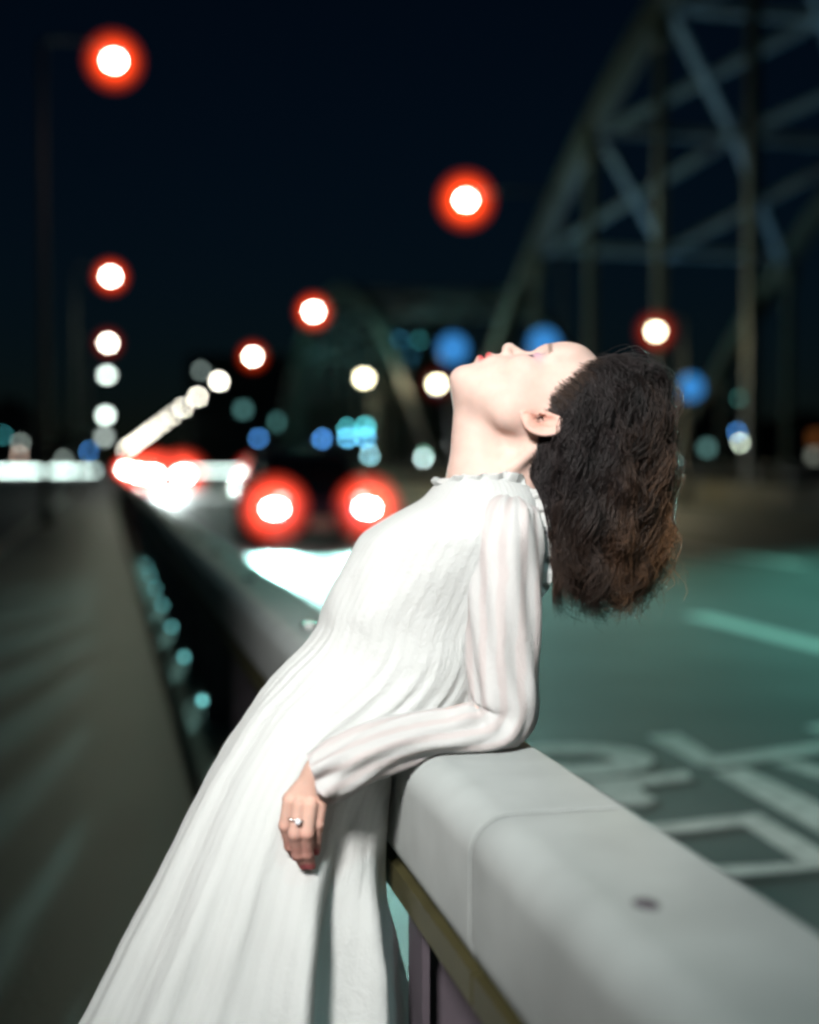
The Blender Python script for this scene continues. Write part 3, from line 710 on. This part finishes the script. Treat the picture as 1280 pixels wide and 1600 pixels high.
base = (np.arange(nroot)[:, None] * nseg + np.arange(nseg - 1)[None, :]) * 3
HQ = np.concatenate([np.stack([base + j, base + (j + 1) % 3, base + 3 + (j + 1) % 3, base + 3 + j], -1).reshape(-1, 4) for j in range(3)])
warm = np.clip((tipu - 930) / 110, 0, 1)[:, None] * np.clip((s - .25) / .75, 0, 1)[None, :] + .25 * np.clip((s - .6) / .4, 0, 1)[None, :]
warm = np.clip(warm, 0, 1)
tone = RNG.uniform(.55, 1.6, (nroot, 1)) * RNG.uniform(.5, 1.6, ncl)[cl][:, None]
hc1 = np.array([.017, .013, .013]); hc2 = np.array([.12, .058, .024])
HCc = (hc1 * (1 - warm[..., None]) + hc2 * warm[..., None]) * tone[..., None]
HCv = np.repeat(HCc.reshape(-1, 3), 3, axis=0)
# fine short hairs along the hairline
e2 = np.interp(dirs2[:, 1], FM_C, FM_F) - dirs2[:, 0]
bb = dirs2[(e2 > -7) & (e2 < 8) & (dirs2[:, 1] > 22) & (dirs2[:, 1] < 118)][:1500]; nb_ = len(bb); ns_ = 8
bn = (bb - CR_C) / CR_R ** 2; bn /= np.linalg.norm(bn, axis=1)[:, None]; bN = bn @ HM.T; bW = h2w(bb)
bt = HC[None] + np.array([0, 0, -.8])[None] + RNG.normal(0, .35, (nb_, 3)); bt = bt - bN * (bt * bN).sum(1)[:, None]; bt /= np.linalg.norm(bt, axis=1)[:, None]
s2 = np.linspace(0, 1, ns_); bl = RNG.uniform(.016, .040, nb_)
BB = bW[:, None] + bN[:, None] * (.0015 + .003 * np.sin(s2 * 2.6))[None, :, None] + bt[:, None] * (bl[:, None] * s2[None, :])[..., None] + RNG.normal(0, .0006, (nb_, ns_, 3)).cumsum(1)
Hb = (w2h(BB.reshape(-1, 3)) - CR_C) / (CR_R + 1.0); rb_ = np.linalg.norm(Hb, axis=1); BB = h2w(Hb * np.maximum(1, 1 / rb_)[:, None] * (CR_R + 1.0) + CR_C).reshape(nb_, ns_, 3)
tb = np.gradient(BB, axis=1); tb /= np.linalg.norm(tb, axis=2)[..., None]; a1 = np.cross(tb, FWD); a1 /= np.maximum(np.linalg.norm(a1, axis=2), 1e-6)[..., None]; a2 = np.cross(tb, a1)
rb2 = np.interp(s2, [0, .3, 1], [.00012, .00024, .00015])[None, :, None]
BV = np.stack([BB + rb2 * (math.cos(t) * a1 + math.sin(t) * a2) for t in (0, 2.094, 4.189)], 2)
o2 = len(HV.reshape(-1, 3)); base = o2 + (np.arange(nb_)[:, None] * ns_ + np.arange(ns_ - 1)[None, :]) * 3
BQ = np.concatenate([np.stack([base + j, base + (j + 1) % 3, base + 3 + (j + 1) % 3, base + 3 + j], -1).reshape(-1, 4) for j in range(3)])
HV = np.concatenate([HV.reshape(-1, 3), BV.reshape(-1, 3)]); HQ = np.concatenate([HQ, BQ]); HCv = np.concatenate([HCv, np.tile(np.array([.055, .034, .024]), (nb_ * ns_ * 3, 1))])
hair = np_mesh('hair', HV.reshape(-1, 3) - WL, HQ, M_HAIR, woman); set_col(hair, HCv); tag(hair, 'loose dark brown wavy hair hanging down behind the shoulder')

# ------------------------------------------------------------------ street lamps
M_POLE = mat('lamp_pole', (0.02, 0.022, 0.022), 0.45, metal=0.4)
M_HEAD = mat('lamp_housing', (0.10, 0.11, 0.11), 0.5)
def street_lamp(head, foot, label, group, size, es, ecol, halo=None, hs=0.0, full=True):
    """pole from the foot up, an arm to the head, a housing, the lit lens and the glow added round it to imitate film halation"""
    head = np.array(head, float); foot = np.array(foot, float)
    t = tag(empty('street_lamp', foot), label, 'street lamp', group)
    dx, dy, dz = head - foot
    bm = bmesh.new(); add_polytube(bm, [(0, 0, 0), (0, 0, .4), (0, 0, .41), (0, 0, dz + .35)], [.14, .13, .09, .055]); bm_obj('pole', bm, M_POLE, t, True)
    bm = bmesh.new(); add_polytube(bm, [(0, 0, dz + .33), (dx * .15, dy * .15, dz + .42), (dx * .6, dy * .6, dz + .40), (dx, dy, dz + .2)], [.05, .05, .045, .04])
    bm_obj('arm', bm, M_POLE, t, True)
    bm = bmesh.new(); add_box(bm, (dx, dy + .1, dz + .17 * size / .15), (size * 2.6, size * 2.2, size * .7), size * .25); bm_obj('lamp_housing', bm, M_HEAD, t)
    bm = bmesh.new(); add_ball(bm, (dx, dy, dz), (size * 1.15, size, size * .9), 14)
    bm_obj('lens', bm, emitter('lamp_%.2f_%.2f_%.0f' % (ecol[0], ecol[2], es), ecol, es), t, True)
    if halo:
        for kr, ks in ((.60, .95), (.85, .55), (1.12, .20)):  # added volume spheres imitate red film halation round the lens
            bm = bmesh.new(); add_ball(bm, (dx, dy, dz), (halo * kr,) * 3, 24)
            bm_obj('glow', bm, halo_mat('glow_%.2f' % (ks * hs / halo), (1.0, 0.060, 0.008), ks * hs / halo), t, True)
    return t
WHITE = (1.0, 0.93, 0.78)
GL = 'lamps along the middle of the bridge'; GR = 'lamps along the right side of the road'
LZ, RZL = 9.2, 11.2
left_px = [(178, 95), (173, 432), (169, 536), (167, 586), (165, 649), (163, 683)]
ordn = ['nearest and highest', 'second', 'third', 'fourth', 'fifth', 'sixth and faintest']
lp = {0: (.13, 60, .52, 1.3), 1: (.17, 60, .62, 1.1), 2: (.20, 45, .80, .20), 3: (.28, 14, 0, 0), 4: (.42, 16, 0, 0), 5: (.6, 4, 0, 0)}
LAMPS = []
for i, (u, v) in enumerate(left_px):
    hd_ = on_z(u, v, LZ if i < 4 else LZ)
    if i >= 4: hd_ = on_y(u, v, 60 + 32 * (2 + (i - 3) * 2.2))
    sz, es, hl, hs = lp[i]
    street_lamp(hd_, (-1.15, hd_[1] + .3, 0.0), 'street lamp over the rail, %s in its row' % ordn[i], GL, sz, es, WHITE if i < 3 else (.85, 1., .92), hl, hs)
    LAMPS.append(hd_)
r0 = on_z(728, 313, RZL); r1 = on_z(490, 487, RZL); r2 = on_z(395, 557, RZL)
ysp = (r2[1] - r0[1]) / 2
rord = ['nearest', 'second', 'third', 'fourth', 'fifth', 'sixth', 'seventh']
rp_ = {0: (.20, 60, .98, 1.5), 1: (.26, 60, 1.0, 1.3), 2: (.26, 60, 1.15, .6), 3: (.26, 45, None, 0)}
for i in range(24):
    yy = r0[1] + ysp * i; hd_ = np.array([r0[0], yy, RZL]) if i not in (1, 2) else (r1, r2)[i - 1]
    sz, es, hl, hs = rp_.get(i, (min(.27 + .025 * (i - 4), .65), (40, 34, 26)[min(max(i - 4, 0), 2)] if i < 12 else 18, None, 0))
    lab = 'street lamp on the right side of the road, %s in its row' % rord[i] if i < 7 else 'one of the far street lamps merging into a bright line toward the horizon'
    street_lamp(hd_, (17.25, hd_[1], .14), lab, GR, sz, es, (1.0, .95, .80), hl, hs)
# lamps on the far side of the arches
for (u, v, Z, sz, hl, hs, lab) in ((569, 591, 6.9, .30, None, 0, 'pale yellow lamp low over the pavement, left of the chin'), (683, 600, 5.3, .22, .8, .06, 'yellow white lamp beside the chin'), (1025, 518, 5.2, .14, .55, .26, 'yellow white lamp above the dark hair')):
    hd_ = on_z(u, v, Z)
    add_light('street_lamp_light', 'POINT', hd_ + np.array([-.3, 0, -.5]), 380, (1.0, .85, .48), size=.15)
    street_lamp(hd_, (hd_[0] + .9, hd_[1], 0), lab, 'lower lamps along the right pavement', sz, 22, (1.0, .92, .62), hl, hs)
# the light these lamps throw
TEAL = (0.28, 1.0, 0.80)
def throw(pos, e, col=TEAL): add_light('street_lamp_light', 'POINT', np.array(pos) + np.array([0, 0, -.45]), e, col, size=.2)
add_light('street_lamp_light', 'SPOT', (r0[0], r0[1] - ysp, RZL - .45), 8500, (0.28, 1.0, 0.82), (r0[0] + .4, r0[1] - ysp - 3, 0), size=.25, angle=98, blend=.45)
throw(r0, 550, (.62, 1.0, .72)); throw(r1, 1100); throw(r2, 1100)
throw((LAMPS[1][0], LAMPS[1][1], LZ), 120, (.75, 1.0, .7))
add_light('street_lamp_light', 'SPOT', (LAMPS[0][0], LAMPS[0][1] - .3, LZ - .3), 130, (.75, 1.0, .70), (0.4, 11, 0), size=.2, angle=62, blend=.8)
throw((0.2, LAMPS[0][1] - 32.0, LZ), 650, (0.58, .95, .95))

for yl in (44.0, 60.0): add_light('arch_floodlight', 'SPOT', (24.6, yl, .6), 2000, (0.45, 0.80, 1.0), (24.6, yl - 1.5, 14), size=.2, angle=80, blend=.8)

# ------------------------------------------------------------------ cars
M_CAR = mat('car_paint_navy', (0.025, 0.040, 0.075), 0.25, var=.05, spec=.6)
M_CAR2 = mat('car_paint_grey', (0.12, 0.13, 0.14), 0.3, var=.05, spec=.6)
M_GLASS = mat('car_glass', (0.012, 0.018, 0.022), 0.08, var=.02, spec=.8)
M_TYRE = mat('tyre', (0.015, 0.015, 0.015), 0.85)
M_RIM = mat('rim', (0.45, 0.46, 0.47), 0.3, metal=.9)
M_GRILLE = mat('grille', (0.01, 0.01, 0.012), 0.5)
M_PLATE = mat('plate', (0.45, 0.55, 0.5), 0.5)
def rr_ring(hw, z0, z1, y, r, n=6):
    pts = []
    for cx, cz, a0 in ((hw - r, z1 - r, 0), (-hw + r, z1 - r, 90), (-hw + r, z0 + r, 180), (hw - r, z0 + r, 270)):
        for a in np.linspace(a0, a0 + 90, n): pts.append((cx + r * math.cos(R(a)), y, cz + r * math.sin(R(a))))
    return pts
def make_car(loc, paint, label, lens_es, halo, hs, group=None, lens_scale=1.0, zl=.60, hw_l=.655):
    c = tag(empty('car', loc), label, 'car', group)
    st = [(0.0, .66, .30, .56, .08), (.06, .76, .24, .66, .10), (.25, .84, .20, .74, .12), (.7, .88, .19, .83, .14), (1.2, .885, .19, .93, .14), (2.3, .89, .19, .95, .14), (3.4, .885, .19, .96, .14), (4.1, .86, .20, .97, .14), (4.35, .80, .25, .90, .12), (4.42, .70, .32, .80, .08)]
    V, F = loft(np.array([rr_ring(hw, z0, z1, y, r) for y, hw, z0, z1, r in st]), True, True)
    mobj('body', V, [f[::-1] for f in F], paint, c, True)
    gh = [(1.05, .73, .86, .93, .03), (1.80, .64, .90, 1.36, .10), (2.3, .61, .90, 1.43, .12), (3.1, .61, .90, 1.42, .12), (3.95, .70, .90, 1.02, .05)]
    V, F = loft(np.array([rr_ring(hw, z0, z1, y, r) for y, hw, z0, z1, r in gh]), True, True); mobj('cabin_glass', V, [f[::-1] for f in F], M_GLASS, c, True)
    V, F = loft(np.array([rr_ring(hw, 1.33, z1, y, .03) for y, hw, z1 in ((1.82, .58, 1.385), (2.3, .575, 1.455), (3.1, .575, 1.445), (3.35, .56, 1.36))]), True, True); mobj('roof', V, [f[::-1] for f in F], paint, c, True)
    for s in (-1, 1):
        for pa, pb in (((s * .70, 1.1, .93), (s * .60, 1.83, 1.39)), ((s * .60, 3.15, 1.42), (s * .70, 3.9, 1.0)), ((s * .68, 2.5, .95), (s * .605, 2.5, 1.42))):
            bm = bmesh.new(); add_beam(bm, pa, pb, .05, .05); bm_obj('pillar', bm, paint, c)
        bm = bmesh.new(); add_box(bm, (s * .99, 1.45, .98), (.20, .09, .13), .03); bm_obj('wing_mirror', bm, paint, c)
        for y in (.85, 3.45):
            bm = bmesh.new(); add_tube(bm, (s * .70, y, .32), (s * .895, y, .32), .32, .32, 24); wl_ = bm_obj('wheel', bm, M_TYRE, c)
            bm = bmesh.new(); add_tube(bm, (s * .88, y, .32), (s * .905, y, .32), .20, .19, 16); bm_obj('rim', bm, M_RIM, wl_)
        bm = bmesh.new(); add_ball(bm, (s * hw_l, .02, zl), (.125 * lens_scale, .06, .07 * lens_scale), 14); hl = bm_obj('headlight', bm, emitter('headlight_%.0f' % lens_es, (1.0, .97, .92), lens_es), c, True)
        bm = bmesh.new(); add_ball(bm, (s * (hw_l - .09), -.0, zl + .13), (.05, .04, .035), 10); bm_obj('position_light', bm, emitter('position_lamp', (1.0, .85, .8), 6.0), hl, True)
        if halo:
            for kr, ks in ((.60, .95), (.85, .55), (1.12, .20)):  # red film halation round the headlight, added as glowing spheres
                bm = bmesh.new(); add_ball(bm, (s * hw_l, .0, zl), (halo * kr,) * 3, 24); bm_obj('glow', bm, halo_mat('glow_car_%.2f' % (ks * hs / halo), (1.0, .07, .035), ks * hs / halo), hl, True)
    box('grille', (0, .02, .47), (.8, .05, .14), M_GRILLE, c, .02); box('bumper', (0, .0, .30), (1.3, .1, .12), M_GRILLE, c, .03)
    box('number_plate', (0, -.045, .38), (.34, .02, .16), M_PLATE, c)
    return c
ca = P(430, 797, 19.7); cb = P(575, 792, 19.7); cc_ = (ca + cb) / 2
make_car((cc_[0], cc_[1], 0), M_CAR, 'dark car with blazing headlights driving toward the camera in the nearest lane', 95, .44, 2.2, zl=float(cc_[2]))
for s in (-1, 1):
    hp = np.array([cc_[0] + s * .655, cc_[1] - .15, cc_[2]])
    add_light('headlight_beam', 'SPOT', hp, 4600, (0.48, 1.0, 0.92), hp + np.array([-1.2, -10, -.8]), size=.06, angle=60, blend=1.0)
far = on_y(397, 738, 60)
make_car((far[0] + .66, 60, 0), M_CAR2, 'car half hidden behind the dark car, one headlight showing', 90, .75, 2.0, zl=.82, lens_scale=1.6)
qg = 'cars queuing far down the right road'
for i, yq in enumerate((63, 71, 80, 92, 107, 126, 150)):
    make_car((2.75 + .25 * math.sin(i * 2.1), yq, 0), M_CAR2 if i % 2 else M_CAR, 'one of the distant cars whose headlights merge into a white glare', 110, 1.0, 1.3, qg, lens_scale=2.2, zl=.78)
for (xq, yq) in ((2.75, 63), (2.75, 92)):
    add_light('headlight_beam', 'SPOT', (xq, yq - .3, .78), 16000, (0.85, 1.0, 0.97), (xq - .4, yq - 14, -.3), size=.2, angle=50, blend=.8)

# ------------------------------------------------------------------ steel arches over the right side
X1, X2 = 18.6, 30.6
arch_px = [(735, 640), (752, 545), (778, 450), (830, 350), (905, 245), (1005, 85)]
apts = [on_x(u, v, X1) for u, v in arch_px]
ay = np.array([p[1] for p in apts]); az = np.array([p[2] for p in apts])
cf_ = np.polyfit(ay, az, 2)
yfoot = ay[0] + 2.5
def arch_h(yy, y0=yfoot, span=76.0, rise=18.5):
    t = (y0 - yy) / span; return .4 + rise * 4 * t * (1 - t)
def make_arch(y_far, span, rise, label, cat='arch', bays=12, detail=True):
    t = tag(empty('steel_arch', (X1, y_far, .14)), label, cat, None)
    ys = y_far - np.linspace(0, span, bays + 1)
    H = lambda yy: .4 + rise * 4 * ((y_far - yy) / span) * (1 - (y_far - yy) / span)
    for X in (0, X2 - X1):
        rows = []
        for yy in np.linspace(y_far, y_far - span, 49):
            hh = H(yy); rows.append([(X - .35, yy - y_far, hh - .45), (X + .35, yy - y_far, hh - .45), (X + .35, yy - y_far, hh + .45), (X - .35, yy - y_far, hh + .45)])
        V, F = loft(np.array(rows), True, True); mobj('arch_rib', V, F, M_ARCH, t)
        for i, yy in enumerate(ys):
            if 0 < i < bays and H(yy) > 2.0:
                bm = bmesh.new(); add_box(bm, (X, yy - y_far, H(yy) / 2), (.34, .34, H(yy) - .5), .03); hg = bm_obj('hanger', bm, M_ARCH, t)
                bm = bmesh.new(); add_box(bm, (X, yy - y_far, H(yy) - 1.0), (.5, .9, .9), .1); bm_obj('gusset_plate', bm, M_ARCH, hg)
    Wd = X2 - X1
    for i, yy in enumerate(ys):
        if 0 < i < bays and H(yy) > 9.0:
            hh = H(yy); m_ = (Wd / 2, yy - y_far, hh)
            bm = bmesh.new(); add_beam(bm, (.35, yy - y_far, hh), (Wd - .35, yy - y_far, hh), .38, .38); bm_obj('strut', bm, M_BRACE, t)
            bm = bmesh.new(); add_box(bm, m_, (1.1, 1.1, .5), .12); bm_obj('gusset', bm, M_BRACE, t)
            for dj in (-1, 1):
                if 0 < i + dj < bays and H(ys[i + dj]) > 9.0:
                    y2 = ys[i + dj]
                    for X in (.35, Wd - .35):
                        bm = bmesh.new(); add_beam(bm, m_, (X, y2 - y_far, H(y2) - .2), .30, .30); bm_obj('brace', bm, M_BRACE, t)
    return t
make_arch(yfoot, 84.0, 18.3, 'near steel arch with cross bracing rising out of frame at upper right')
make_arch(yfoot + 84, 80.0, 15.0, 'faint second steel arch far behind the chin', detail=False)
# parapet and railing on the right
par = tag(empty('parapet', (17.6, 0, .14)), 'low olive concrete parapet with a dark railing on the right', 'parapet')
bm = bmesh.new(); add_box(bm, (0, 70, .28), (.3, 190, .56), .03); bm_obj('wall', bm, M_CONC, par)
for z in (.80, 1.05): bm = bmesh.new(); add_tube(bm, (0, -25, z), (0, 165, z), .035, .035, 8); bm_obj('rail', bm, M_DARK, par)
for yy in np.arange(-24, 165, 2.0): box('post', (0, yy, .82), (.06, .06, .52), M_DARK, par)

# ------------------------------------------------------------------ blue signs
BLUE = emitter('blue_sign_face', (0.045, 0.26, 0.66), 1.0)
def blue_sign(u, v, D, r, label):
    p = P(u, v, D); t = tag(empty('road_sign', (p[0], p[1], 0)), label, 'road sign', 'blue lit road signs')
    bm = bmesh.new(); add_tube(bm, (0, .09, 0), (0, .09, p[2] + .3), .05, .05, 10); bm_obj('pole', bm, M_POLE, t, True)
    bm = bmesh.new(); add_tube(bm, (0, .05, p[2]), (0, 0, p[2]), r * 1.04, r * 1.04, 36); bm_obj('sign_case', bm, M_HEAD, t)
    bm = bmesh.new(); add_tube(bm, (0, -.004, p[2]), (0, -.03, p[2]), r, r * .98, 36); bm_obj('sign_face', bm, BLUE, t)
blue_sign(708, 545, 34, .36, 'round blue lit sign left of the lips'); blue_sign(850, 538, 34, .38, 'round blue lit sign behind the brow'); blue_sign(1080, 605, 40, .36, 'dim round blue sign right of the dark hair')

# ------------------------------------------------------------------ far railing with a light strip
fr = tag(empty('far_railing', (0, 172, 0)), 'distant railing with a continuous cyan white light strip across the road end', 'railing')
fy = 172
for (u0, u1, es, nm) in ((-30, 150, 11.0, 'light_strip'), (285, 392, 8.0, 'light_strip')):
    a = on_y(u0, 736, fy); b = on_y(u1, 736, fy); bm = bmesh.new(); add_box(bm, ((a[0] + b[0]) / 2, -.1, a[2]), (b[0] - a[0], .08, .26), .03)
    bm_obj(nm, bm, emitter('strip_%.0f' % es, (.78, 1.0, .93), es), fr)
    bm = bmesh.new(); add_box(bm, ((a[0] + b[0]) / 2, .1, a[2] + .3), (b[0] - a[0], .1, .1)); bm_obj('rail', bm, M_GALV, fr)
    for xx in np.arange(a[0], b[0], 2.2): box('post', (xx, .1, .5), (.1, .1, 1.0), M_GALV, fr)

# ------------------------------------------------------------------ far buildings with lit windows
BY = 300
def building(u0, u1, vtop, yb_, label, lits, m=M_BLDG):
    a = on_y(u0, 727, yb_); b = on_y(u1, 727, yb_); top = on_y((u0 + u1) / 2, vtop, yb_)[2]; cx = (a[0] + b[0]) / 2; wd = abs(b[0] - a[0])
    t = tag(empty('building', (cx, yb_, 0)), label, 'building', 'dark buildings on the far bank')
    box('wall', (0, 10, top / 2), (wd, 20, top), m, t)
    box('roof_parapet', (0, 10, top + .4), (wd * 1.01, 20.2, .8), m, t); box('plant_room', (wd * .15, 10, top + 1.8), (wd * .3, 7, 2.0), m, t)
    nw = 0
    for (u, v, col, es, sz) in lits:
        p = on_y(u, v, yb_ - .15); fr_ = box('window', (p[0] - cx, -.06, p[2]), (sz * .75 + .3, .1, sz * .75 + .3), M_DARK, t)
        box('pane', (p[0] - cx, -.14, p[2]), (sz * .75, .05, sz * .75), emitter('win_%s_%.1f' % (''.join('%02x' % int(c * 255) for c in col), es), col, es), fr_)
    for zz in np.arange(6, top - 3, 9.0):
        for xx in np.arange(-wd / 2 + 4, wd / 2 - 3, 10.0):
            nw += 1
            if nw < 40: box('window', (xx, -.03, zz), (2.4, .05, 2.0), M_GLASS, t)
CY = (.12, .75, .80); BL = (.10, .38, .95); GRY = (.45, .55, .50); GN = (.35, .85, .60); RD = (.9, .10, .06); WHc = (.7, .95, .95)
building(-60, 50, 640, 320, 'low dark building at the far left with two dim lights', [(32, 692, GRY, 10, .9), (30, 712, (.7, .5, .4), 12, .9), (5, 680, CY, 4, .9)])
building(55, 150, 690, 330, 'low dark building just left of the lamp row', [(70, 712, GRY, 12, .9), (100, 718, GRY, 10, .9), (140, 705, BL, 16, .9)])
building(300, 470, 560, 330, 'dark tower block behind the right lamp row', [(404, 685, BL, 13, 1.0), (314, 579, (.5, .65, .6), 6, 1.0), (380, 640, (.15, .4, .38), 2, 2.2), (436, 660, (.15, .45, .42), 2, 2.6)], M_BLDG2)
building(472, 600, 640, 320, 'teal lit building between the cars and the chin', [(503, 686, BL, 22, 1.0), (541, 669, CY, 22, 1.0), (571, 667, CY, 26, 1.0), (543, 684, (.15, .6, .95), 28, 1.0), (571, 684, (.15, .6, .95), 28, 1.0), (579, 711, (.4, .85, .95), 40, 1.0), (489, 714, GRY, 12, 1.0), (535, 723, GRY, 14, 1.0)], M_BLDG2)
building(602, 725, 520, 340, 'dark tower block directly behind the chin', [(615, 722, RD, 26, 1.0), (662, 716, WHc, 26, 1.0), (664, 710, GN, 10, 1.0), (661, 659, CY, 7, 1.0), (678, 608, (.3, .5, .7), 14, 1.0), (655, 530, CY, 4, 1.2), (620, 535, (.05, .3, .5), 2.5, 3.2), (590, 508, (.05, .3, .5), 2.0, 3.5), (640, 560, (.05, .25, .4), 1.5, 3.2)], M_BLDG2)
building(1060, 1185, 650, 300, 'low dark building right of the hair with one pale light', [(1152, 675, BL, 14, .9), (1157, 692, (.75, .9, .7), 26, .9), (1105, 700, (.2, .45, .42), 1.5, 2.5), (1155, 622, (.1, .4, .35), 4, .9)])
building(1215, 1330, 660, 300, 'dark building at the right edge with a dim brown window', [(1272, 712, (.55, .6, .5), .8, 2.6), (1275, 685, (.6, .2, .05), .22, 4.0)])
